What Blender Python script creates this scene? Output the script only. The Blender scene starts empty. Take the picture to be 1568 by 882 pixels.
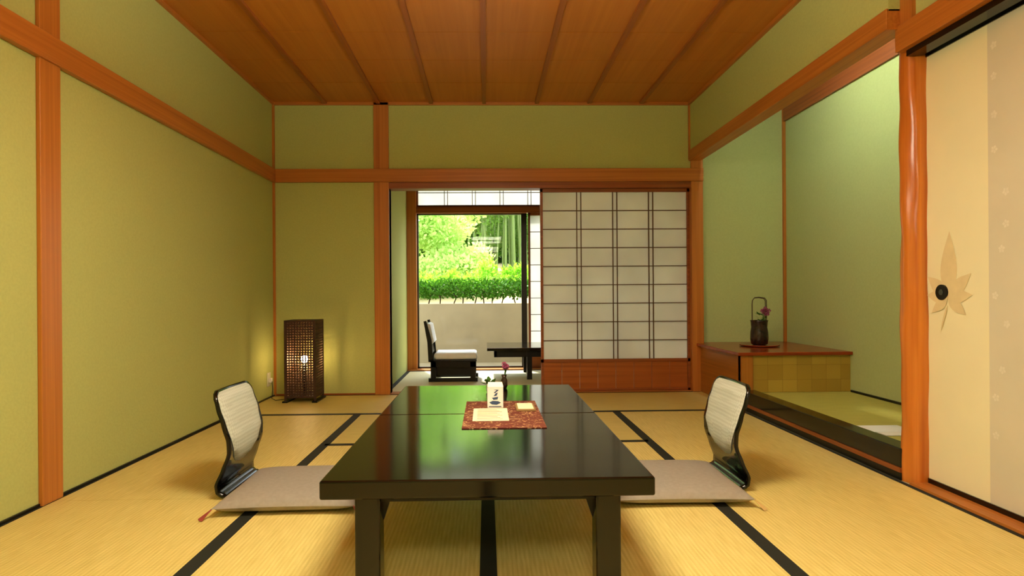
import bpy, bmesh, math, random
from mathutils import Vector, Matrix
random.seed(7)
scene = bpy.context.scene
try:
    scene.view_settings.view_transform = 'Standard'
except Exception: pass

def lin(r,g,b):
    def f(c):
        c/=255.0
        return c/12.92 if c<=0.04045 else ((c+0.055)/1.055)**2.4
    return (f(r),f(g),f(b),1.0)

# ------------------------------------------------------------ materials
def new_mat(name):
    m=bpy.data.materials.new(name); m.use_nodes=True
    nt=m.node_tree
    return m,nt,nt.nodes['Principled BSDF']

def plain(name,col,rough=0.5,metal=0.0,var=0.06,scale=20,bump=0.0,spec=0.5,coat=0.0):
    m,nt,p=new_mat(name)
    tc=nt.nodes.new('ShaderNodeTexCoord')
    n=nt.nodes.new('ShaderNodeTexNoise'); n.inputs['Scale'].default_value=scale; n.inputs['Detail'].default_value=4
    nt.links.new(tc.outputs['Object'],n.inputs['Vector'])
    r=nt.nodes.new('ShaderNodeValToRGB')
    r.color_ramp.elements[0].position=0.3; r.color_ramp.elements[1].position=0.7
    r.color_ramp.elements[0].color=tuple(c*(1-var) for c in col[:3])+(1,)
    r.color_ramp.elements[1].color=tuple(min(1,c*(1+var)) for c in col[:3])+(1,)
    nt.links.new(n.outputs['Fac'],r.inputs['Fac'])
    nt.links.new(r.outputs['Color'],p.inputs['Base Color'])
    p.inputs['Roughness'].default_value=rough; p.inputs['Metallic'].default_value=metal
    p.inputs['Specular IOR Level'].default_value=spec
    p.inputs['Coat Weight'].default_value=coat
    if bump>0:
        b=nt.nodes.new('ShaderNodeBump'); b.inputs['Strength'].default_value=bump; b.inputs['Distance'].default_value=0.003
        nt.links.new(n.outputs['Fac'],b.inputs['Height']); nt.links.new(b.outputs['Normal'],p.inputs['Normal'])
    return m

def wood(name,c1,c2,axis='Z',rough=0.4,fine=60,spec=0.4):
    m,nt,p=new_mat(name)
    tc=nt.nodes.new('ShaderNodeTexCoord'); mp=nt.nodes.new('ShaderNodeMapping')
    s={'X':(0.8,fine,fine),'Y':(fine,0.8,fine),'Z':(fine,fine,0.8)}[axis]
    mp.inputs['Scale'].default_value=s
    n=nt.nodes.new('ShaderNodeTexNoise'); n.inputs['Scale'].default_value=1.0; n.inputs['Detail'].default_value=5; n.inputs['Distortion'].default_value=0.6
    nt.links.new(tc.outputs['Object'],mp.inputs['Vector']); nt.links.new(mp.outputs['Vector'],n.inputs['Vector'])
    r=nt.nodes.new('ShaderNodeValToRGB')
    r.color_ramp.elements[0].position=0.3; r.color_ramp.elements[1].position=0.7
    r.color_ramp.elements[0].color=c1; r.color_ramp.elements[1].color=c2
    nt.links.new(n.outputs['Fac'],r.inputs['Fac']); nt.links.new(r.outputs['Color'],p.inputs['Base Color'])
    p.inputs['Roughness'].default_value=rough; p.inputs['Specular IOR Level'].default_value=spec
    return m

def tatami(name,c1,c2,axis):
    m,nt,p=new_mat(name)
    tc=nt.nodes.new('ShaderNodeTexCoord')
    mp=nt.nodes.new('ShaderNodeMapping'); mp.inputs['Scale'].default_value=(70,4,1) if axis=='Y' else (4,70,1)
    n=nt.nodes.new('ShaderNodeTexNoise'); n.inputs['Scale'].default_value=2; n.inputs['Detail'].default_value=4
    nt.links.new(tc.outputs['Object'],mp.inputs['Vector']); nt.links.new(mp.outputs['Vector'],n.inputs['Vector'])
    w=nt.nodes.new('ShaderNodeTexWave'); w.bands_direction='X' if axis=='Y' else 'Y'
    w.inputs['Scale'].default_value=22; w.inputs['Distortion'].default_value=0.3
    nt.links.new(tc.outputs['Object'],w.inputs['Vector'])
    w2=nt.nodes.new('ShaderNodeTexWave'); w2.bands_direction='Y' if axis=='Y' else 'X'
    w2.inputs['Scale'].default_value=40
    nt.links.new(tc.outputs['Object'],w2.inputs['Vector'])
    mul=nt.nodes.new('ShaderNodeMath'); mul.operation='MULTIPLY'
    nt.links.new(w.outputs['Fac'],mul.inputs[0]); nt.links.new(w2.outputs['Fac'],mul.inputs[1])
    add=nt.nodes.new('ShaderNodeMath'); add.operation='MULTIPLY_ADD'; add.inputs[1].default_value=0.45
    nt.links.new(mul.outputs[0],add.inputs[0]); nt.links.new(n.outputs['Fac'],add.inputs[2])
    r=nt.nodes.new('ShaderNodeValToRGB')
    r.color_ramp.elements[0].position=0.3; r.color_ramp.elements[1].position=0.95
    r.color_ramp.elements[0].color=c1; r.color_ramp.elements[1].color=c2
    nt.links.new(add.outputs[0],r.inputs['Fac']); nt.links.new(r.outputs['Color'],p.inputs['Base Color'])
    b=nt.nodes.new('ShaderNodeBump'); b.inputs['Strength'].default_value=0.25; b.inputs['Distance'].default_value=0.002
    nt.links.new(mul.outputs[0],b.inputs['Height']); nt.links.new(b.outputs['Normal'],p.inputs['Normal'])
    p.inputs['Roughness'].default_value=0.5; p.inputs['Specular IOR Level'].default_value=0.35
    return m

def emis(name,col,st):
    m,nt,p=new_mat(name)
    p.inputs['Base Color'].default_value=col
    p.inputs['Emission Color'].default_value=col; p.inputs['Emission Strength'].default_value=st
    return m

def translucent(name,col,fac=0.5,rough=0.9):
    m,nt,p=new_mat(name)
    out=nt.nodes['Material Output']
    tc=nt.nodes.new('ShaderNodeTexCoord')
    n=nt.nodes.new('ShaderNodeTexNoise'); n.inputs['Scale'].default_value=3
    nt.links.new(tc.outputs['Object'],n.inputs['Vector'])
    r=nt.nodes.new('ShaderNodeValToRGB')
    r.color_ramp.elements[0].position=0.3; r.color_ramp.elements[1].position=0.7
    r.color_ramp.elements[0].color=tuple(c*0.88 for c in col[:3])+(1,); r.color_ramp.elements[1].color=col
    nt.links.new(n.outputs['Fac'],r.inputs['Fac'])
    t=nt.nodes.new('ShaderNodeBsdfTranslucent'); mx=nt.nodes.new('ShaderNodeMixShader'); mx.inputs[0].default_value=fac
    nt.links.new(r.outputs['Color'],t.inputs['Color']); nt.links.new(r.outputs['Color'],p.inputs['Base Color'])
    p.inputs['Roughness'].default_value=rough; p.inputs['Specular IOR Level'].default_value=0.2
    nt.links.new(p.outputs[0],mx.inputs[1]); nt.links.new(t.outputs[0],mx.inputs[2]); nt.links.new(mx.outputs[0],out.inputs['Surface'])
    return m

M={}
M['wall']=plain('green_plaster',lin(184,190,118),0.9,var=0.04,scale=90,bump=0.25,spec=0.1)
M['toko']=plain('toko_plaster',lin(184,196,136),0.85,var=0.03,scale=70,bump=0.15,spec=0.15)
o1,o2=lin(170,100,38),lin(196,124,52)
M['woodZ']=wood('hinoki_vertical',o1,o2,'Z'); M['woodY']=wood('hinoki_depth',o1,o2,'Y'); M['woodX']=wood('hinoki_across',o1,o2,'X')
d1,d2=lin(126,64,26),lin(156,84,36)
M['dwX']=wood('dark_wood_x',d1,d2,'X'); M['dwY']=wood('dark_wood_y',d1,d2,'Y'); M['dwZ']=wood('dark_wood_z',d1,d2,'Z')
M['ceil']=wood('ceiling_board',lin(182,110,38),lin(194,122,46),'Y',0.42,fine=26,spec=0.3)
M['batten']=wood('ceiling_batten',lin(146,80,28),lin(166,94,36),'Y',0.4)
M['tatY']=tatami('tatami_long',lin(202,180,100),lin(232,213,136),'Y')
M['tatX']=tatami('tatami_cross',lin(196,174,94),lin(224,205,124),'X')  # slightly darker tone paints the sheen difference of the turned weave
M['tatS']=tatami('tatami_sunroom_sunlit',lin(212,204,160),lin(236,230,190),'X')  # sunroom mats paled in the colour itself, standing in for strong sunlight
M['tatG']=tatami('tatami_green',lin(166,160,72),lin(196,190,96),'X')
M['heri']=plain('tatami_border_cloth',lin(18,22,14),0.8,var=0.3,scale=300)
M['black']=plain('black_lacquer',lin(8,8,6),0.11,var=0.2,scale=6,spec=0.45,coat=0.0)
M['blackm']=plain('black_satin',lin(12,11,9),0.35,var=0.2,spec=0.3)
M['paper']=translucent('shoji_paper',lin(250,251,246),0.55)
M['kumiko']=plain('kumiko_wood',lin(92,60,30),0.5)
M['koshi']=wood('koshi_board',lin(146,76,28),lin(174,96,40),'X',0.35)
M['cream']=plain('fusuma_paper',lin(232,228,190),0.8,var=0.02,scale=5)
M['grey']=plain('fusuma_band_paper',lin(208,204,182),0.8,var=0.03,scale=5)
M['motif']=plain('leaf_motif_ink',lin(220,206,160),0.8,var=0.05)
M['motifw']=plain('blossom_ink',lin(222,218,200),0.8)
M['zabuton']=plain('cushion_cloth',lin(154,146,134),0.85,var=0.06,scale=60,bump=0.2,spec=0.2)
M['tassel']=plain('tassel_red',lin(150,60,50),0.8); M['tassel2']=plain('tassel_straw',lin(205,175,110),0.8)
M['white']=plain('white_paint',lin(236,234,226),0.6,var=0.02)
M['glassy']=plain('white_pad',lin(235,238,238),0.6,var=0.03)
M['blue']=plain('blue_ink',lin(50,70,105),0.6)
M['creamp']=plain('cream_paper',lin(240,234,196),0.7,var=0.05,scale=80)
M['ink']=plain('brown_ink',lin(150,120,70),0.7)
M['conc']=plain('concrete',lin(140,128,98),0.9,var=0.1,scale=4,bump=0.2)
M['alu']=plain('dark_aluminium',lin(40,36,30),0.4,metal=0.4)
M['metal']=plain('handle_metal',lin(90,94,92),0.3,metal=0.8)
M['brownlac']=wood('red_lacquer_wood',lin(130,48,16),lin(158,66,22),'X',0.22)
M['basket']=plain('vase_glaze',lin(46,30,24),0.25,var=0.4,scale=30)
M['cane']=plain('cane',lin(70,46,24),0.5)
M['wicker']=plain('wicker_brown',lin(60,33,18),0.6,var=0.3,scale=80)
M['green']=translucent('leaf_green',lin(80,120,50),0.3)
M['pink']=plain('petal_magenta',lin(170,80,118),0.6)
M['hedge']=translucent('hedge_leaf',lin(70,124,26),0.35,0.6)
M['shoot']=translucent('shoot_leaf',lin(162,218,62),0.5,0.6)
M['treeL']=translucent('tree_leaf_light',lin(206,236,140),0.5,0.6)
M['treeM']=translucent('tree_leaf_mid',lin(110,150,60),0.45,0.6)
M['bamboo']=plain('bamboo_culm',lin(110,134,60),0.4)
M['bark']=plain('bark',lin(70,50,32),0.9)
M['earth']=plain('earth',lin(170,155,110),0.95,var=0.15,scale=3)

# foil squares on toko cabinet
def foil():
    m,nt,p=new_mat('gold_foil_squares')
    tc=nt.nodes.new('ShaderNodeTexCoord'); br=nt.nodes.new('ShaderNodeTexBrick')
    mp=nt.nodes.new('ShaderNodeMapping'); mp.inputs['Rotation'].default_value=(math.radians(90),0,0)
    nt.links.new(tc.outputs['Object'],mp.inputs['Vector']); nt.links.new(mp.outputs['Vector'],br.inputs['Vector'])
    br.offset=0; br.inputs['Scale'].default_value=1.0
    br.inputs['Brick Width'].default_value=0.105; br.inputs['Row Height'].default_value=0.105; br.inputs['Mortar Size'].default_value=0.001
    br.inputs['Color1'].default_value=lin(180,152,62); br.inputs['Color2'].default_value=lin(160,130,48); br.inputs['Mortar'].default_value=lin(130,100,40)
    nt.links.new(br.outputs['Color'],p.inputs['Base Color']); p.inputs['Roughness'].default_value=0.4
    return m
M['foil']=foil()
def brocade():
    m,nt,p=new_mat('brocade_cloth')
    tc=nt.nodes.new('ShaderNodeTexCoord')
    v=nt.nodes.new('ShaderNodeTexNoise'); v.inputs['Scale'].default_value=42; v.inputs['Detail'].default_value=3; v.inputs['Distortion'].default_value=1.5
    nt.links.new(tc.outputs['Object'],v.inputs['Vector'])
    r=nt.nodes.new('ShaderNodeValToRGB'); r.color_ramp.interpolation='CONSTANT'
    e=r.color_ramp.elements
    e[0].color=lin(104,36,20); e[0].position=0
    e[1].color=lin(200,165,115); e[1].position=0.58
    k=e.new(0.65); k.color=lin(126,50,26)
    nt.links.new(v.outputs['Fac'],r.inputs['Fac']); nt.links.new(r.outputs['Color'],p.inputs['Base Color']); p.inputs['Roughness'].default_value=0.7
    return m
M['brocade']=brocade()
def glass():
    m,nt,p=new_mat('window_glass')
    out=nt.nodes['Material Output']; t=nt.nodes.new('ShaderNodeBsdfTransparent'); g=nt.nodes.new('ShaderNodeBsdfGlossy'); g.inputs['Roughness'].default_value=0.02
    mx=nt.nodes.new('ShaderNodeMixShader'); mx.inputs[0].default_value=0.008
    nt.links.new(t.outputs[0],mx.inputs[1]); nt.links.new(g.outputs[0],mx.inputs[2]); nt.links.new(mx.outputs[0],out.inputs['Surface'])
    return m
M['glass']=glass()

# ------------------------------------------------------------ mesh helpers
def obj(name,verts,faces,mat,parent=None,smooth=False):
    me=bpy.data.meshes.new(name); me.from_pydata(verts,[],faces); me.update()
    o=bpy.data.objects.new(name,me); scene.collection.objects.link(o)
    if mat: me.materials.append(mat)
    if parent: o.parent=parent
    if smooth:
        for p in me.polygons: p.use_smooth=True
    return o
def box(name,x0,x1,y0,y1,z0,z1,mat,parent=None,bev=0.0):
    v=[(x,y,z) for x in (x0,x1) for y in (y0,y1) for z in (z0,z1)]
    f=[(0,1,3,2),(4,6,7,5),(0,4,5,1),(2,3,7,6),(0,2,6,4),(1,5,7,3)]
    o=obj(name,v,f,mat,parent)
    if bev>0:
        b=o.modifiers.new('b','BEVEL'); b.width=bev; b.segments=3
    return o
def boxes(name,lst,mat,parent=None):
    V=[];F=[]
    for (x0,x1,y0,y1,z0,z1) in lst:
        k=len(V)
        V+=[(x,y,z) for x in (x0,x1) for y in (y0,y1) for z in (z0,z1)]
        F+=[tuple(i+k for i in f) for f in [(0,1,3,2),(4,6,7,5),(0,4,5,1),(2,3,7,6),(0,2,6,4),(1,5,7,3)]]
    return obj(name,V,F,mat,parent)
def empty(name,loc=(0,0,0)):
    e=bpy.data.objects.new(name,None); scene.collection.objects.link(e); e.location=(0,0,0); e.empty_display_size=0.1
    return e
def lathe(name,prof,mat,parent=None,seg=32,loc=(0,0,0)):
    V=[];F=[]
    for r,z in prof:
        for i in range(seg):
            a=2*math.pi*i/seg; V.append((loc[0]+r*math.cos(a),loc[1]+r*math.sin(a),loc[2]+z))
    for j in range(len(prof)-1):
        for i in range(seg):
            F.append((j*seg+i,j*seg+(i+1)%seg,(j+1)*seg+(i+1)%seg,(j+1)*seg+i))
    F.append(tuple(range(seg))[::-1]); F.append(tuple((len(prof)-1)*seg+i for i in range(seg)))
    return obj(name,V,F,mat,parent,True)
def tube(name,pts,r,mat,parent=None,res=4):
    cu=bpy.data.curves.new(name,'CURVE'); cu.dimensions='3D'; cu.bevel_depth=r; cu.bevel_resolution=res; cu.use_fill_caps=True
    s=cu.splines.new('POLY'); s.points.add(len(pts)-1)
    for i,p in enumerate(pts): s.points[i].co=(p[0],p[1],p[2],1)
    cu.materials.append(mat)
    o=bpy.data.objects.new(name,cu); scene.collection.objects.link(o)
    if parent: o.parent=parent
    # convert to a mesh
    dg=bpy.context.evaluated_depsgraph_get(); me=bpy.data.meshes.new_from_object(o.evaluated_get(dg))
    scene.collection.objects.unlink(o); bpy.data.objects.remove(o)
    m=bpy.data.objects.new(name,me); scene.collection.objects.link(m)
    if parent: m.parent=parent
    for p in me.polygons: p.use_smooth=True
    return m

# ------------------------------------------------------------ room constants
XL=-1.775; XR=1.73; XS=1.80; D=5.22; ZC=2.446; Y0=-1.9; YP=2.67; XF=1.88
X2=2.59; E=5.32; YW=6.95

# ---- floor
fl=empty('floor')
G=4.36
def mat_(n,x0,x1,y0,y1,m): box(n,x0,x1,y0,y1,-0.05,0.0,m,fl)
box('subfloor',XL-0.1,2.0,Y0,D+0.1,-0.12,-0.05,M['dwX'],fl)
xs=[XL,-0.905,0.0,0.905,XS]
for i in range(4):
    x0,x1=xs[i],xs[i+1]
    if i in (1,2):
        for a,b in ((Y0,-0.1),(-0.1,1.66),(1.66,3.46),(3.46,G)):
            mat_('tatami_mat',x0,x1,a+0.0006,b-0.0006,M['tatX'] if b==G else M['tatY'])
    else:
        for a,b in ((Y0,0.76),(0.76,2.56),(2.56,G)):
            mat_('tatami_mat',x0,x1,a+0.0006,b-0.0006,M['tatY'])
mat_('tatami_mat',XL,0,G,D,M['tatX']); mat_('tatami_mat',0,XS,G,D,M['tatX'])
hz=0.0015
H=[]
for x in (-0.905,0.0,0.905): H.append((x-0.026,x+0.026,Y0,G,0,hz))
H.append((XL,XL+0.02,Y0,G,0,hz)); H.append((XS-0.022,XS,Y0,G,0,hz))
H.append((XL,XS,G-0.024,G+0.024,0,hz)); H.append((XL,XS,D-0.03,D,0,hz))
H.append((-0.905,0.905,3.44,3.485,0,hz))
boxes('tatami_borders',H,M['heri'],fl)

# ---- left wall
box('wall_left',XL-0.1,XL,Y0,D,-0.05,ZC+0.05,M['wall'])
t=empty('trim_left')
box('post',XL,XL+0.018,2.49,2.61,0,ZC,M['woodZ'],t,0.003)
box('nageshi_rail',XL,XL+0.03,Y0,D,1.776,1.886,M['woodY'],t,0.004)
box('corner_post',XL,XL+0.018,D-0.018,D,0,ZC,M['woodZ'],t)
box('cornice',XL,XL+0.02,Y0,D,ZC-0.02,ZC,M['woodY'],t)
box('baseboard_left',XL,XL+0.008,Y0,D,0.0,0.012,M['blackm'])
o=empty('wall_outlet')
box('plate',XL,XL+0.008,5.04,5.11,0.10,0.21,M['grey'],o,0.003)
box('socket',XL+0.008,XL+0.03,5.06,5.09,0.13,0.165,M['white'],o,0.003)

# ---- back wall
bw=empty('wall_back')
box('left_section',XL-0.1,-0.81,D,D+0.1,-0.05,ZC+0.05,M['wall'],bw)
box('over_opening',-0.81,1.83,D,D+0.1,1.776,ZC+0.05,M['wall'],bw)
t=empty('trim_back')
box('post_left',-0.935,-0.81,D-0.02,D+0.11,0,ZC,M['woodZ'],t,0.003)
box('post_right',1.735,1.835,D-0.02,D+0.11,0,1.96,M['woodZ'],t,0.003)
box('nageshi_rail',XL+0.03,1.835,D-0.035,D,1.776,1.886,M['woodX'],t,0.004)
box('kamoi_lintel',-0.81,1.735,D-0.01,D+0.12,1.725,1.776,M['dwX'],t)
box('cornice',XL,XR,D-0.02,D,ZC-0.024,ZC,M['woodX'],t)
box('right_corner_strip',XR-0.014,XR,D-0.018,D,1.96,ZC,M['woodZ'],t)
box('threshold',-0.81,1.735,D-0.005,D+0.12,-0.04,0.006,M['woodX'],t)
box('baseboard_back',XL,-0.935,D-0.008,D,0,0.014,M['dwX'])

# ---- wall behind camera
box('wall_front',XL-0.1,2.0,Y0-0.1,Y0,-0.05,ZC+0.05,M['wall'])

# ---- ceiling
c=empty('ceiling')
xb=[XL]+[-0.01+0.442*k for k in range(-3,4)]+[XR]
ys=[Y0+0.0]
y=4.28+0.455
while y>Y0: ys.append(y); y-=0.455
ys=sorted(ys)+[D]
BL=[]
for i in range(len(xb)-1):
    for j in range(len(ys)-1):
        BL.append((xb[i],xb[i+1],ys[j]+0.002,ys[j+1]-0.002,ZC,ZC+0.02))
boxes('boards',BL,M['ceil'],c)
box('upper_panel',XL-0.1,XS,Y0,D,ZC+0.02,ZC+0.05,M['dwX'],c)
boxes('battens',[(x-0.016,x+0.016,Y0,D-0.02,ZC-0.018,ZC) for x in xb[1:-1]],M['batten'],c)

# ---- right side
box('wall_right_upper',XR,XS,YP-0.05,D,2.03,ZC+0.05,M['wall'])
t=empty('trim_right')
box('otoshigake_beam',XR-0.01,XS+0.02,YP-0.05,D,1.95,2.04,M['woodY'],t,0.003)
box('cornice',XR-0.02,XR,Y0,D-0.02,ZC-0.024,ZC,M['woodY'],t)
box('nageshi_rail',XS-0.03,XS+0.02,Y0,YP-0.03,1.855,1.965,M['woodY'],t,0.004)
box('fusuma_lintel',XS,XF+0.05,Y0,YP-0.06,1.83,1.86,M['black'],t)
box('upper_post',XR+0.05,XS+0.06,YP-0.12,YP-0.03,1.965,ZC,M['woodZ'],t,0.003)
box('fusuma_threshold',XS,XF+0.06,Y0,YP-0.06,-0.05,0.012,M['woodY'],t)
box('wall_right_near',XS,XS+0.08,Y0,YP-0.1,1.96,ZC+0.05,M['wall'])
# toko-bashira (natural polished log)
V=[];F=[];seg=28;n=50
for j in range(n+1):
    z=1.90*j/n
    for i in range(seg):
        a=2*math.pi*i/seg
        r=0.056+0.0022*math.sin(z*9+3*a)+0.0018*math.sin(z*23+a*2)+0.0015*math.sin(a*5+z*4)
        V.append((1.865+r*math.cos(a),2.655+r*math.sin(a),z))
for j in range(n):
    for i in range(seg):
        F.append((j*seg+i,j*seg+(i+1)%seg,(j+1)*seg+(i+1)%seg,(j+1)*seg+i))
obj('alcove_log_pillar',V,F,wood('log_wood',lin(182,96,30),lin(216,134,52),'Z',0.25,fine=30,spec=0.5),None,True)

# ---- tokonoma alcove
box('wall_alcove_right',X2,X2+0.08,YP,E+0.08,-0.05,2.56,M['toko'])
box('wall_alcove_end',1.83,X2,E,E+0.08,-0.05,2.56,M['toko'])
box('wall_alcove_near',1.90,X2,YP,YP+0.06,-0.05,2.56,M['toko'])
box('ceiling_alcove',XS,X2+0.08,YP,E+0.08,2.56,2.60,M['ceil'])
t=empty('trim_alcove')
box('corner_strip',X2-0.022,X2,E-0.022,E,0.40,2.5,M['woodZ'],t)
box('wall_board',X2-0.02,X2,YP+0.06,E-0.022,2.31,2.50,M['dwY'],t)
box('floor_strip',X2-0.01,X2,YP+0.06,4.35,0.12,0.135,M['blackm'],t)
af=empty('alcove_floor')
box('tatami_mat',1.90,X2,YP+0.06,E,0.02,0.12,M['tatG'],af)
box('border',1.90,1.925,YP+0.06,4.37,0.12,0.122,M['heri'],af)
box('lacquer_sill',XS+0.005,1.90,YP,4.9,0.055,0.140,M['black'],af,0.004)
box('sill_brown_strip',XS,1.88,YP,4.9,0.035,0.055,M['dwY'],af)
box('sill_base',XS+0.004,1.88,YP,4.9,0.0,0.035,M['blackm'],af)
cb=empty('alcove_cabinet')
box('cabinet_top',XS-0.03,X2-0.001,4.33,E-0.001,0.385,0.408,M['brownlac'],cb,0.004)
box('front_panel',1.885,X2-0.001,4.365,4.385,0.122,0.385,M['foil'],cb)
box('side_panel',XS+0.005,1.825,4.38,E-0.12,0.0,0.385,wood('side_board',lin(150,92,30),lin(176,112,42),'Y',0.35),cb)
box('corner_post',XS+0.005,1.885,4.355,4.42,0.13,0.385,wood('cab_post',lin(160,100,36),lin(180,118,46),'Z',0.35),cb)
pp=empty('paper_sheets')
box('sheet_a',1.95,2.20,2.99,3.14,0.122,0.125,M['white'],pp)
box('sheet_b',1.93,2.15,3.06,3.21,0.125,0.127,M['glassy'],pp)

# vase in alcove
vx,vy=2.15,4.85
tr=empty('vase_tray')
lathe('tray',[(0.10,0.0),(0.145,0.006),(0.15,0.014),(0.143,0.014),(0.10,0.009),(0.0,0.009)],M['brownlac'],tr,40,(vx,vy,0.4085))
va=empty('flower_vase')
lathe('vase_body',[(0.045,0.0),(0.062,0.01),(0.068,0.05),(0.066,0.10),(0.06,0.14),(0.064,0.185),(0.068,0.195),(0.058,0.195),(0.052,0.15),(0.0,0.15)],M['basket'],va,36,(vx,vy,0.4185))
hp=[]
for i in range(7): hp.append((vx-0.055,vy,0.60+0.028*i))
hp[-1]=(vx-0.052,vy,0.77)
hp+=[(vx-0.035,vy,0.792),(vx,vy,0.795),(vx+0.045,vy,0.788),(vx+0.058,vy,0.77),(vx+0.06,vy,0.70),(vx+0.058,vy,0.60)]
tube('hoop_handle',hp,0.0035,M['cane'],va)
tube('hoop_handle_inner',[(p[0]*0.94+vx*0.06,p[1]+0.012,p[2]-0.004) for p in hp],0.003,M['cane'],va)
def flowers(parent,bx,by,bz,n,h,spread,pet=0.012):
    for k in range(n):
        a=random.uniform(0,6.28); s=random.uniform(0.2,1)*spread
        top=(bx+s*math.cos(a)+spread*0.6,by+s*math.sin(a),bz+h*random.uniform(0.6,1))
        tube('stem',[(bx,by,bz-0.02),((bx+top[0])/2+0.004,(by+top[1])/2,(bz+top[2])/2),top],0.0016,M['green'],parent,2)
        V=[];F=[]
        for q in range(26):
            d=Vector((random.gauss(0,1),random.gauss(0,1),random.gauss(0,1))).normalized()
            cc=Vector(top)+d*pet*random.uniform(0.5,1.2)
            u=d.orthogonal().normalized(); w=d.cross(u)
            kk=len(V)
            V+=[tuple(cc-u*pet*.6),tuple(cc+w*pet*.5+d*pet*.4),tuple(cc+u*pet*.6),tuple(cc-w*pet*.5+d*pet*.4)]; F.append((kk,kk+1,kk+2,kk+3))
        obj('bloom',V,F,M['pink'],parent)
def leaves(name,parent,bx,by,bz,n,h,spread,mat,L=0.05,W=0.014):
    V=[];F=[]
    for k in range(n):
        a=random.uniform(0,6.28); b=Vector((bx+random.uniform(-.3,.3)*spread,by+random.uniform(-.3,.3)*spread,bz+random.uniform(0.1,1)*h))
        d=Vector((math.cos(a),math.sin(a),random.uniform(0.1,0.9))).normalized(); s=d.cross(Vector((0,0,1))).normalized()
        kk=len(V)
        V+=[tuple(b),tuple(b+d*L*.5+s*W),tuple(b+d*L),tuple(b+d*L*.5-s*W)]; F.append((kk,kk+1,kk+2,kk+3))
    return obj(name,V,F,mat,parent)
flowers(va,vx+0.02,vy-0.01,0.58,8,0.13,0.04,0.013)
leaves('foliage',va,vx+0.01,vy,0.58,14,0.08,0.06,M['green'])

# ---- fusuma door (right, near)
fu=empty('door_1')
y1=2.61; ya=2.28
box('paper_panel',XF,XF+0.02,ya,y1,0.03,1.825,M['cream'],fu)
box('band_panel',XF,XF+0.02,1.75,ya,0.03,1.825,M['grey'],fu)
boxes('lacquer_frame',[(XF-0.006,XF+0.024,y1,y1+0.02,0.012,1.84),(XF-0.006,XF+0.024,1.73,1.75,0.012,1.84),(XF-0.006,XF+0.024,1.73,y1+0.02,0.012,0.032),(XF-0.006,XF+0.024,1.73,y1+0.02,1.822,1.84)],M['black'],fu)
hy,hz_=2.515,0.822
def disc(name,r,x,mat,par,cy,cz,th=0.004,seg=28):
    V=[];F=[]
    for s in (0,1):
        for i in range(seg):
            a=2*math.pi*i/seg; V.append((x-s*th,cy+r*math.cos(a),cz+r*math.sin(a)))
    for i in range(seg): F.append((i,(i+1)%seg,seg+(i+1)%seg,seg+i))
    F.append(tuple(range(seg))); F.append(tuple(range(seg,2*seg)))
    return obj(name,V,F,mat,par)
disc('pull_ring',0.032,XF,M['blackm'],fu,hy,hz_,0.008); disc('pull_cup',0.012,XF-0.008,M['metal'],fu,hy,hz_,0.001)
V=[];F=[]; lob=[0]
def lobe(cy,cz,ang,L,W):
    k=len(V); n=10; pts=[]; lob[0]+=1
    for i in range(n+1):
        t=i/n; w=W*math.sin(math.pi*t**0.85)*(1-0.25*t); pts.append((t*L,w))
    out=[(a,b) for a,b in pts]+[(a,-b) for a,b in pts[::-1][1:-1]]
    for a,b in out:
        V.append((XF-0.0008-0.0004*lob[0],cy-(a*math.cos(ang)-b*math.sin(ang)),cz+a*math.sin(ang)+b*math.cos(ang)))
    F.append(tuple(range(k,k+len(out))))
cy,cz=2.485,0.80
for ang,L,W in ((88,0.27,0.05),(38,0.155,0.036),(142,0.145,0.036),(5,0.13,0.03),(175,0.12,0.03),(-35,0.12,0.028),(215,0.11,0.026)):
    lobe(cy,cz,math.radians(ang),L,W)
lobe(cy,cz-0.03,math.radians(-110),0.12,0.006)
obj('maple_motif',V,F,M['motif'],fu)
V=[];F=[]
for k in range(12):
    by=random.choice([2.22,2.25,2.15,2.2]); bz=0.3+k*0.13+random.uniform(-.03,.03)
    for q in range(5):
        kk=len(V); a=q*1.2566+k
        p=[(0.001,0.001),(0.006,0.010),(0,0.016),(-0.006,0.010)]
        for a1,b1 in p: V.append((XF-0.001-.0003*q,by+a1*math.cos(a)-b1*math.sin(a),bz+a1*math.sin(a)+b1*math.cos(a)))
        F.append((kk,kk+1,kk+2,kk+3))
obj('blossom_motifs',V,F,M['motifw'],fu)
# second leaf nearer the camera side
fu=empty('door_2')
box('paper_panel',XF+0.03,XF+0.05,0.0,1.77,0.03,1.825,M['cream'],fu)
boxes('lacquer_frame',[(XF+0.026,XF+0.054,1.77,1.79,0.012,1.84),(XF+0.026,XF+0.054,-0.02,0.0,0.012,1.84),(XF+0.026,XF+0.054,-0.02,1.79,0.012,0.032),(XF+0.026,XF+0.054,-0.02,1.79,1.822,1.84)],M['black'],fu)
box('wall_right_rear',XF,XF+0.08,Y0,-0.02,-0.05,1.86,M['wall'])

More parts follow.
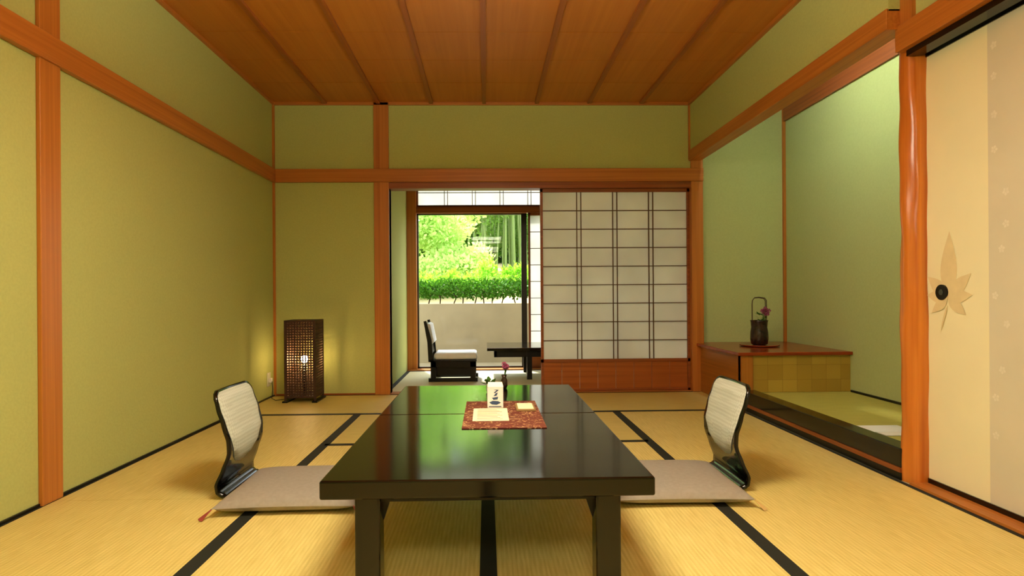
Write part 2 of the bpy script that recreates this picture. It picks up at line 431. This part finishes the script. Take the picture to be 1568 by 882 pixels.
# ---- shoji
def shoji(name,x0,x1,y,z0,z1,cols,rows,koshi=0.0,fr=0.022,double=True,frame='dwZ'):
    e=empty(name); zk=z0+koshi
    boxes('frame',[(x0,x0+fr,y-.015,y+.015,z0,z1),(x1-fr,x1,y-.015,y+.015,z0,z1),(x0,x1,y-.015,y+.015,z1-fr*1.3,z1),(x0,x1,y-.015,y+.015,z0,z0+0.02),(x0,x1,y-.015,y+.015,zk,zk+fr*1.2)],M[frame],e)
    if koshi>0:
        n=8; w=(x1-x0-2*fr)/n
        boxes('koshi_board',[(x0+fr+i*w+.0015,x0+fr+(i+1)*w-.0015,y-.006,y+.006,z0+.02,zk) for i in range(n)],M['koshi'],e)
    a0,a1=x0+fr,x1-fr; b0,b1=zk+fr*1.2,z1-fr*1.3
    box('paper',a0,a1,y+0.004,y+0.005,b0,b1,M['paper'],e)
    L=[]
    for i in range(1,cols):
        xx=a0+(a1-a0)*i/cols
        for dx in ((-.018,.018) if double else (0,)): L.append((xx+dx-.0035,xx+dx+.0035,y-.012,y+.0035,b0,b1))
    for j in range(1,rows):
        zz=b0+(b1-b0)*j/rows; L.append((a0,a1,y-.012,y+.0035,zz-.0035,zz+.0035))
    boxes('kumiko',L,M['kumiko'],e)
    return e
shoji('shoji_screen',0.46,1.735,D+0.05,0.006,1.726,4,9,0.245,frame='dwX')

# ---- engawa (sunroom)
f=empty('floor_sunroom')
box('tatami_slab',-0.9,2.2,D+0.12,YW+0.02,-0.05,0.0,M['tatS'],f)
box('border',-0.9,2.2,YW-0.16,YW-0.12,0,0.0015,M['heri'],f)
box('window_sill',-0.9,2.2,YW-0.1,YW+0.06,0,0.012,M['woodX'],f)
box('side_border',-0.9,-0.84,D+0.12,YW-0.16,0,0.0015,M['heri'],f)
box('wall_sunroom_left',-0.98,-0.88,D+0.1,YW+0.1,-0.05,2.45,M['wall'])
box('wall_sunroom_right',2.2,2.3,E+0.08,YW+0.1,-0.05,2.45,M['wall'])
box('wall_sunroom_end',1.75,2.2,YW,YW+0.1,-0.05,2.45,M['wall'])
box('ceiling_sunroom',-0.98,1.83,D+0.1,YW+0.1,2.40,2.45,M['ceil'])
box('ceiling_sunroom_side',1.83,2.3,E+0.08,YW+0.1,2.40,2.45,M['ceil'])
t=empty('trim_sunroom')
box('post_left',-0.88,-0.775,YW-0.06,YW+0.06,0,2.40,M['woodZ'],t,0.003)
box('transom_beam',-0.775,1.75,YW-0.05,YW+0.06,1.745,1.815,M['dwX'],t)
box('head_wall',-0.775,1.75,YW-0.03,YW+0.06,2.14,2.40,M['wall'],t)
shoji('transom_screen',-0.775,1.75,YW,1.815,2.14,8,2,0,fr=0.018)
shoji('shoji_screen_window',0.47,1.75,YW-0.02,0.012,1.745,4,8,0.2)
w=empty('window_1')
boxes('frame',[(0.395,0.455,YW+0.02,YW+0.07,0.012,1.745),(-0.775,-0.76,YW+0.02,YW+0.07,0.012,1.745),(-0.775,0.455,YW+0.02,YW+0.07,1.733,1.745),(-0.775,0.455,YW+0.02,YW+0.07,0.012,0.03)],M['alu'],w)
box('glass_pane',-0.76,0.395,YW+0.045,YW+0.049,0.03,1.733,M['glass'],w)

# low chair in sunroom, facing +x
ch=empty('low_chair')
cx0,cx1,cy0,cy1=-0.56,-0.10,5.95,6.35
for yy in (cy0,cy1-0.03):
    boxes('side_frame',[(cx0,cx1+0.01,yy,yy+.03,0,0.035),(cx0+.02,cx0+.07,yy,yy+.03,.035,.19),(cx1-.06,cx1-.01,yy,yy+.03,.035,.19),(cx0+.02,cx1-.01,yy,yy+.03,.14,.20)],M['blackm'],ch)
box('inner_panel',cx0+.06,cx1-.05,cy0+.05,cy1-.05,.06,.19,M['blackm'],ch)
box('seat_frame',cx0,cx1,cy0,cy1,.19,.21,M['blackm'],ch,0.006)
box('seat_pad',cx0+.05,cx1+.0,cy0+.01,cy1-.01,.21,.275,M['glassy'],ch,0.025)
def slab(name,pts,y0,y1,mat,par):  # polygon in x,z extruded along y
    n=len(pts); V=[(p[0],y0,p[1]) for p in pts]+[(p[0],y1,p[1]) for p in pts]
    F=[tuple(range(n)),tuple(range(2*n-1,n-1,-1))]+[(i,i+n,(i+1)%n+n,(i+1)%n) for i in range(n)]
    return obj(name,V,F,mat,par)
for yy in (cy0,cy1-.03):
    slab('back_post',[(cx0+.0,.19),(cx0+.05,.19),(cx0+.03,.40),(cx0-.02,.585),(cx0-.045,.58),(cx0-.01,.38)],yy,yy+.03,M['blackm'],ch)
slab('back_panel',[(cx0+.02,.27),(cx0+.03,.27),(cx0-.015,.56),(cx0-.03,.56)],cy0+.03,cy1-.03,M['blackm'],ch)
slab('back_pad',[(cx0+.032,.36),(cx0+.05,.38),(cx0+.015,.55),(cx0-.012,.56)],cy0+.03,cy1-.03,M['glassy'],ch)
lt=empty('side_table')
box('top',0.0,0.75,6.0,6.72,.285,.315,M['black'],lt,0.004)
boxes('apron',[(0.07,0.68,6.06,6.085,.22,.285),(0.07,0.68,6.635,6.66,.22,.285),(0.07,.095,6.06,6.66,.22,.285),(.655,.68,6.06,6.66,.22,.285)],M['blackm'],lt)
boxes('legs',[(a,a+.05,b,b+.05,0,.285) for a in (.39,.64) for b in (6.05,6.62)],M['blackm'],lt)

# ---- main low table
T=empty('low_dining_table')
tx0,tx1,ty0,ty1,th=-0.440,0.442,1.625,3.34,0.34
seam=2.53
V=[]
for a,b,n in ((ty0,seam-.001,'top_near'),(seam+.001,ty1,'top_far')):
    box(n,tx0,tx1,a,b,th-.05,th,M['black'],T,0.006)
boxes('apron',[(tx0+.09,tx1-.09,ty0+.07,ty0+.10,.262,.29),(tx0+.09,tx1-.09,ty1-.1,ty1-.07,.262,.29),(tx0+.09,tx0+.115,ty0+.07,ty1-.07,.262,.29),(tx1-.115,tx1-.09,ty0+.07,ty1-.07,.262,.29)],M['blackm'],T)
for sx in (0,1):
    for b in (ty0+.045,ty1-.115):
        a=tx0+.082 if sx==0 else tx1-.082-.068
        box('leg',a,a+.068,b,b+.07,0,.29,M['black'],T,0.006)
for sx in (0,1):
    for b in (ty0+.10,ty1-.13):
        a=tx0+.15 if sx==0 else tx1-.15-.03
        slab('bracket',[(a,.29),(a+.03,.29),(a+(.0 if sx==0 else .03),.20)],b,b+.03,M['blackm'],T)

# items on table
tz=th+.0005
box('brocade_table_mat',-0.093,0.215,2.24,2.81,tz,tz+.003,M['brocade'])
mz=tz+.0035
p=empty('menu_sheet')
box('sheet',-0.057,0.083,2.36,2.62,mz,mz+.0015,M['creamp'],p)
boxes('text_lines',[(-0.04+.0,0.06-.01*(i%3),2.39+i*.024,2.395+i*.024,mz+.0015,mz+.0018) for i in range(9)],M['ink'],p)
p=empty('coaster_card')
box('tray',0.12,0.20,2.55,2.70,mz,mz+.008,M['ink'],p,0.002)
box('card',0.128,0.192,2.56,2.69,mz+.008,mz+.010,M['creamp'],p)
p=empty('paper_carton')
bx0,bx1,by0,by1=0.000,0.068,2.63,2.69
box('body',bx0,bx1,by0,by1,mz,mz+.090,M['white'],p,0.002)
obj('gable_top',[(bx0,by0,mz+.090),(bx1,by0,mz+.090),(bx1,by1,mz+.090),(bx0,by1,mz+.090),(bx0+.004,(by0+by1)/2,mz+.107),(bx1-.004,(by0+by1)/2,mz+.107)],[(0,1,5,4),(2,3,4,5),(1,2,5),(3,0,4),(0,3,2,1)],M['white'],p)
# printed artwork
V=[];F=[]
def poly(pts):
    k=len(V)
    for a,b in pts: V.append((bx0+a*.066,by0-.0008,mz+b*.088))
    F.append(tuple(range(k,k+len(pts))))
poly([(.12,.28),(.3,.18),(.6,.16),(.88,.26),(.7,.34),(.35,.36)]); poly([(.3,.5),(.7,.55),(.66,.42),(.4,.4)])
poly([(.4,.9),(.75,.88),(.5,.72),(.42,.75),(.6,.85)]); poly([(.55,.72),(.68,.75),(.6,.6),(.4,.58)]); poly([(.1,.06),(.9,.06),(.9,.1),(.1,.1)])
obj('artwork',V,F,M['blue'],p)
p=empty('bud_vase')
lathe('vase',[(0.012,0),(0.018,.012),(0.017,.04),(0.011,.055),(0.014,.07),(0.0,.065)],M['basket'],p,24,(0.088,3.22,tz))
flowers(p,0.088,3.22,tz+.07,6,.06,0.010,0.010)
p=empty('glass_bud_vase')
lathe('vase',[(0.02,0),(0.026,.01),(0.024,.03),(0.02,.035),(0,.035)],plain('pale_glass',lin(190,200,180),0.15),p,24,(0.02,3.10,tz))
leaves('foliage',p,0.01,3.10,tz+.02,20,.035,.04,M['green'],0.045,0.012)

# ---- zaisu chairs
def interp(tab,z):
    for (a,b),(c,d) in zip(tab,tab[1:]):
        if a<=z<=c:
            t=(z-a)/(c-a); t=t*t*(3-2*t)*0.4+t*0.6
            return b+(d-b)*t
    return tab[-1][1]
prof=[(0,0.06),(0.015,0.022),(0.05,.016),(.11,.035),(.18,.055),(.23,.055),(.30,.037),(.37,.014),(.43,-.006)]
wid=[(0,.19),(.05,.195),(.10,.188),(.15,.18),(.20,.185),(.26,.195),(.34,.196),(.40,.188),(.42,.172),(.43,.15)]
padw=[(.105,.0),(.112,.05),(.135,.09),(.18,.135),(.24,.170),(.33,.184),(.395,.180),(.412,.168),(.422,.145)]
def zaisu(x,yc,s):
    e=empty('legless_chair')
    NZ,NY=44,18
    V=[];F=[]
    for j in range(NZ+1):
        z=.43*j/NZ; w=interp(wid,z); d=interp(prof,z)
        for i in range(NY+1):
            t=-1+2*i/NY; curve=0.012*t*t*min(1,z/.15)
            V.append((x+s*(d+curve),yc+t*w,z+0.008))
    for j in range(NZ):
        for i in range(NY): F.append((j*(NY+1)+i,j*(NY+1)+i+1,(j+1)*(NY+1)+i+1,(j+1)*(NY+1)+i))
    o=obj('back_shell',V,F,M['black'],e,True)
    m=o.modifiers.new('s','SOLIDIFY'); m.thickness=0.013; m.offset=0
    box('seat_plate',min(x+s*.06,x+s*.42),max(x+s*.06,x+s*.42),yc-.185,yc+.185,0.003,0.014,M['black'],e,0.003)
    V=[];F=[];NZ=30
    for side in (0,1):
        for j in range(NZ+1):
            z=.105+(.422-.105)*j/NZ; w=interp(padw,z); d=interp(prof,z)
            ez=min(1,min(j,NZ-j)/3.0)
            for i in range(NY+1):
                t=-1+2*i/NY; curve=0.012*(t*w/interp(wid,z))**2
                th_=0.008+(0.016*(1-t**6)*ez if side else 0)
                V.append((x+s*(d+curve+th_),yc+t*w,z+0.008))
    K=(NZ+1)*(NY+1)
    for side in (0,1):
        for j in range(NZ):
            for i in range(NY):
                q=[j*(NY+1)+i,j*(NY+1)+i+1,(j+1)*(NY+1)+i+1,(j+1)*(NY+1)+i]; F.append(tuple(k+side*K for k in q))
    obj('back_pad',V,F,M['padcloth'],e,True)
    return e
def padcloth():
    m,nt,p=new_mat('woven_pad')
    tc=nt.nodes.new('ShaderNodeTexCoord'); c=nt.nodes.new('ShaderNodeTexChecker'); c.inputs['Scale'].default_value=90
    mp=nt.nodes.new('ShaderNodeMapping'); mp.inputs['Rotation'].default_value=(math.radians(45),0,0)
    nt.links.new(tc.outputs['Object'],mp.inputs['Vector']); nt.links.new(mp.outputs['Vector'],c.inputs['Vector'])
    c.inputs['Color1'].default_value=lin(206,212,200); c.inputs['Color2'].default_value=lin(188,194,180)
    nt.links.new(c.outputs['Color'],p.inputs['Base Color']); p.inputs['Roughness'].default_value=0.6
    return m
M['padcloth']=padcloth()
zaisu(-1.12,2.73,1); zaisu(1.102,2.74,-1)

def zabuton(xc,yc,hx,hy,rot,tmat,flip):
    e=empty('floor_cushion'); N=36; V=[];F=[]
    R=Matrix.Rotation(rot,3,'Z')
    for side in (1,-1):
        for j in range(N+1):
            for i in range(N+1):
                u=-1+2*i/N; v=-1+2*j/N
                pin=1-0.05*(1-abs(v)**2)*abs(u)**4; pin2=1-0.05*(1-abs(u)**2)*abs(v)**4
                h=((1-u**4)*(1-v**4)); h=max(0,h)**0.45
                z=0.034+side*0.036*h
                p=R@Vector((u*hx*pin,v*hy*pin2,0)); V.append((xc+p.x,yc+p.y,max(z,0.016) if side<0 else z))
    K=(N+1)**2
    for s in (0,1):
        for j in range(N):
            for i in range(N):
                q=[j*(N+1)+i,j*(N+1)+i+1,(j+1)*(N+1)+i+1,(j+1)*(N+1)+i]
                q=[k+s*K for k in q]; F.append(tuple(q if s==0 else q[::-1]))
    obj('cushion_body',V,F,M['zabuton'],e,True)
    for a,b in ((-1,-1),(1,-1),(1,1),(-1,1)):
        c=R@Vector((a*hx,b*hy,0)); d=R@Vector((a,b,0)).normalized()
        for k in range(5):
            an=(k-2)*0.18; dd=Matrix.Rotation(an,3,'Z')@d
            tube('tassel',[(xc+c.x*.98,yc+c.y*.98,.034),(xc+c.x+dd.x*.015,yc+c.y+dd.y*.015,.02),(xc+c.x+dd.x*.04,yc+c.y+dd.y*.04,.004)],.002,tmat,e,1)
    return e
zabuton(-0.775,2.60,0.265,0.265,0.03,M['tassel'],0)
zabuton(0.765,2.62,0.265,0.265,-0.02,M['tassel2'],0)

# ---- andon floor lamp
A=empty('floor_lamp')
lx,ly,hw=-1.455,4.98,0.115
z0,z1=0.035,0.64
boxes('frame',[(lx+a*hw-.007,lx+a*hw+.007,ly+b*hw-.007,ly+b*hw+.007,0.0,z1) for a in(-1,1) for b in (-1,1)]+
 [(lx-hw,lx+hw,ly+b*hw-.006,ly+b*hw+.006,z,z+.012) for b in(-1,1) for z in(z0,z1-.012)]+[(lx+a*hw-.006,lx+a*hw+.006,ly-hw,ly+hw,z,z+.012) for a in(-1,1) for z in(z0,z1-.012)],M['wicker'],A)
boxes('feet',[(lx+a*hw-.02,lx+a*hw+.02,ly-hw-.02,ly+hw+.02,0.0,0.012) for a in(-1,1)],M['blackm'],A)
L=[];n=11
for i in range(n):
    q=-hw+2*hw*(i+.5)/n
    for b in (-1,1):
        L.append((lx+q-.0046,lx+q+.0046,ly+b*hw-.002,ly+b*hw+.002,z0,z1))
        L.append((lx+b*hw-.002,lx+b*hw+.002,ly+q-.0046,ly+q+.0046,z0,z1))
m_=30
for j in range(m_):
    zz=z0+(z1-z0)*(j+.5)/m_
    for b in (-1,1):
        L.append((lx-hw,lx+hw,ly+b*hw-.003,ly+b*hw+.003,zz-.0046,zz+.0046))
        L.append((lx+b*hw-.003,lx+b*hw+.003,ly-hw,ly+hw,zz-.0046,zz+.0046))
boxes('woven_shade',L,M['wicker'],A)
box('top_cap',lx-hw,lx+hw,ly-hw,ly+hw,z1-.004,z1,M['wicker'],A)
box('base_plate',lx-hw,lx+hw,ly-hw,ly+hw,z0,z0+.006,M['blackm'],A)
lathe('socket',[(.018,0),(.018,.25),(.012,.26)],M['blackm'],A,16,(lx,ly,z0))
bulb=lathe('bulb',[(.010,0),(.020,.012),(.027,.032),(.022,.052),(.008,.062)],emis('bulb_glow',(1,.66,.28,1),420),A,20,(lx,ly,.295))
cp=[(lx-hw,ly,.02),(lx-.17,ly+.02,.005),(lx-.22,ly-.03,.005),(lx-.27,ly+.03,.01),(XL+.04,5.06,.08),(XL+.03,5.075,.14)]
tube('power_cord',cp,.003,M['blackm'],A,2)

# ---- pendant ceiling light (just above the frame)
def pendant(px,py,h,st):
    P=empty('pendant_light'); zb,zt=1.87,1.95
    box('diffuser',px-h,px+h,py-h,py+h,zb,zt,emis('lamp_diffuser',(1.0,.93,.70,1),st),P,0.01)
    e=h+.015
    boxes('shade_frame',[(px-e,px+e,py-e,py-h-.001,zb-.005,zb+.015),(px-e,px+e,py+h+.001,py+e,zb-.005,zb+.015),(px-e,px-h-.001,py-h,py+h,zb-.005,zb+.015),(px+h+.001,px+e,py-h,py+h,zb-.005,zb+.015)],M['woodX'],P)
    tube('cord',[(px,py,zt),(px,py,ZC)],.006,M['white'],P)
pendant(0.0,1.85,.28,42)
pendant(0.0,-0.6,.28,30)  # added fill lamp behind the camera, evens out the dim corners
# alcove fluorescent tube
P=empty('alcove_tube_light')
box('housing',1.85,1.90,3.2,4.4,2.50,2.56,M['white'],P)
box('tube',1.862,1.888,3.25,4.35,2.47,2.50,emis('fluorescent',(0.92,1.0,.92,1),66),P,0.008)

# ---- exterior
box('terrace_floor',-3,4,YW+0.1,8.2,-.15,-.06,M['conc'])
box('wall_garden_concrete',-6,6,8.2,8.34,-.15,.72,M['conc'])
V=[];F=[];nx,ny=30,30
for j in range(ny+1):
    for i in range(nx+1):
        x=-18+36*i/nx; y=8.34+26*j/ny; z=.66+max(0,(y-11))*.12+.05*math.sin(x*1.3+y)
        V.append((x,y,z if j>2 else .66))
for j in range(ny):
    for i in range(nx): F.append((j*(nx+1)+i,j*(nx+1)+i+1,(j+1)*(nx+1)+i+1,(j+1)*(nx+1)+i))
obj('garden_ground',V,F,M['earth'],None,True)
def cloud(name,blobs,mat,parent,L,W):
    V=[];F=[]
    for (bx,by,bz,rx,ry,rz,n,shell) in blobs:
        for k in range(n):
            d=Vector((random.gauss(0,1),random.gauss(0,1),random.gauss(0,1))).normalized()
            r=random.uniform(shell,1.0)
            c=Vector((bx+d.x*rx*r,by+d.y*ry*r,bz+d.z*rz*r))
            if c.z<.7: continue
            u=(d*0.7+Vector((random.gauss(0,.7),random.gauss(0,.7),random.gauss(.2,.7)))).normalized(); s=u.orthogonal().normalized()
            s=Matrix.Rotation(random.uniform(0,6.28),3,u)@s
            l=L*random.uniform(.6,1.2); w=W*random.uniform(.7,1.2); q=len(V)
            V+=[tuple(c),tuple(c+u*l*.5+s*w),tuple(c+u*l),tuple(c+u*l*.5-s*w)]; F.append((q,q+1,q+2,q+3))
    return obj(name,V,F,mat,parent)
Hd=empty('garden_hedge')
bl=[]
x=-3.0
while x<3.2:
    bl.append((x,9.0,.93+random.uniform(-.02,.02),.22,.32,.14,420,.5)); x+=.15
cloud('leaves',bl,M['hedge'],Hd,.055,.016)
bl=[]
x=-3
while x<3.2:
    bl.append((x,9.05,1.05+random.uniform(0,.05),.12,.25,.06+random.uniform(0,.05),60,.2)); x+=.14
for sx,h in ((-.05,.16),(.08,.2),(.3,.1),(.42,.14),(-.5,.06),(.55,.12)):
    bl.append((sx,9.15,1.1+h*.5,.07,.08,h,130,.1))
cloud('new_shoots',bl,M['shoot'],Hd,.075,.014)
for k in range(40):
    xx=-3+6.2*k/40+random.uniform(-.05,.05)
    tube('stem',[(xx,9.0,.66),(xx+random.uniform(-.06,.06),9.0,.80),(xx+random.uniform(-.12,.12),9.0,.95)],.010,M['bark'],Hd,1)
Tr=empty('garden_tree')
tube('trunk',[(-1.3,13.9,.8),(-1.2,13.9,1.6),(-1.0,13.9,2.6),(-.9,13.9,3.8)],.07,M['bark'],Tr)
bl=[(random.uniform(-3.2,-.5),random.uniform(12.5,14.5),random.uniform(1.2,3.8),.6,.5,.35,1000,.4) for k in range(30)]
bl+=[(-1.3,12.2,1.2,.7,.4,.4,1200,.5),(-.5,12.4,1.3,.6,.4,.35,1000,.5),(-.2,12.6,1.6,.35,.3,.3,600,.3),(-.9,13.0,2.2,.6,.4,.4,1100,.4),(-1.4,13.0,2.4,.6,.4,.4,1100,.4)]
cloud('leaves',bl,M['treeL'],Tr,.10,.035)
Bm=empty('bamboo_grove')
for k in range(60):
    xx=random.uniform(-.5,2.6); yy=random.uniform(16.2,19); hgt=random.uniform(4.5,7)
    tube('culm',[(xx,yy,1.0),(xx+random.uniform(-.1,.1),yy,3),(xx+random.uniform(-.4,.4),yy,hgt)],random.uniform(.022,.04),M['bamboo'],Bm,1)
bl=[(random.uniform(-.5,3),random.uniform(16.2,18.8),random.uniform(3.0,5.5),.7,.6,.4,500,.3) for k in range(22)]
bl+=[(random.uniform(-.4,2.4),random.uniform(16.5,18.8),random.uniform(1.6,2.8),.5,.5,.35,300,.3) for k in range(8)]
cloud('leaves',bl,M['treeM'],Bm,.15,.025)
Wd=empty('woodland')
bl=[(random.uniform(-2,6),random.uniform(21.5,23.5),random.uniform(2,5),1.3,.8,1.0,700,.3) for k in range(34)]
cloud('leaves',bl,M['hedge'],Wd,.32,.10)
for k in range(6):
    xx=-1+k*1.3; tube('trunk',[(xx,22.5,1.6),(xx+.1,22.5,5)],.12,M['bark'],Wd)

# ---- lighting
w=bpy.data.worlds.new('sky'); scene.world=w; w.use_nodes=True
nt=w.node_tree; bg=nt.nodes['Background']; bg.inputs['Color'].default_value=(.90,.96,1.0,1); bg.inputs['Strength'].default_value=4.4
sd=bpy.data.lights.new('sun','SUN'); sd.energy=11; sd.angle=math.radians(4); sd.color=(1,.96,.86)
so=bpy.data.objects.new('sun',sd); scene.collection.objects.link(so)
so.rotation_euler=(Vector((0.22,-0.62,-1.0)).to_track_quat('-Z','Y')).to_euler()
so.location=(-4,12,9)

# ---- camera
cd=bpy.data.cameras.new('camera'); cam=bpy.data.objects.new('camera',cd); scene.collection.objects.link(cam)
cd.sensor_width=36; cd.lens=36*950/1568
th_=math.radians(1.3); ro=math.radians(0.4)
R=Matrix.Rotation(-th_,4,'Z')@Matrix.Rotation(math.radians(90),4,'X')@Matrix.Rotation(-ro,4,'Z')
cam.matrix_world=Matrix.Translation((0,0,.82))@R
cd.shift_x=17.4/1568; cd.shift_y=12/1568; cd.clip_start=.02
scene.camera=cam
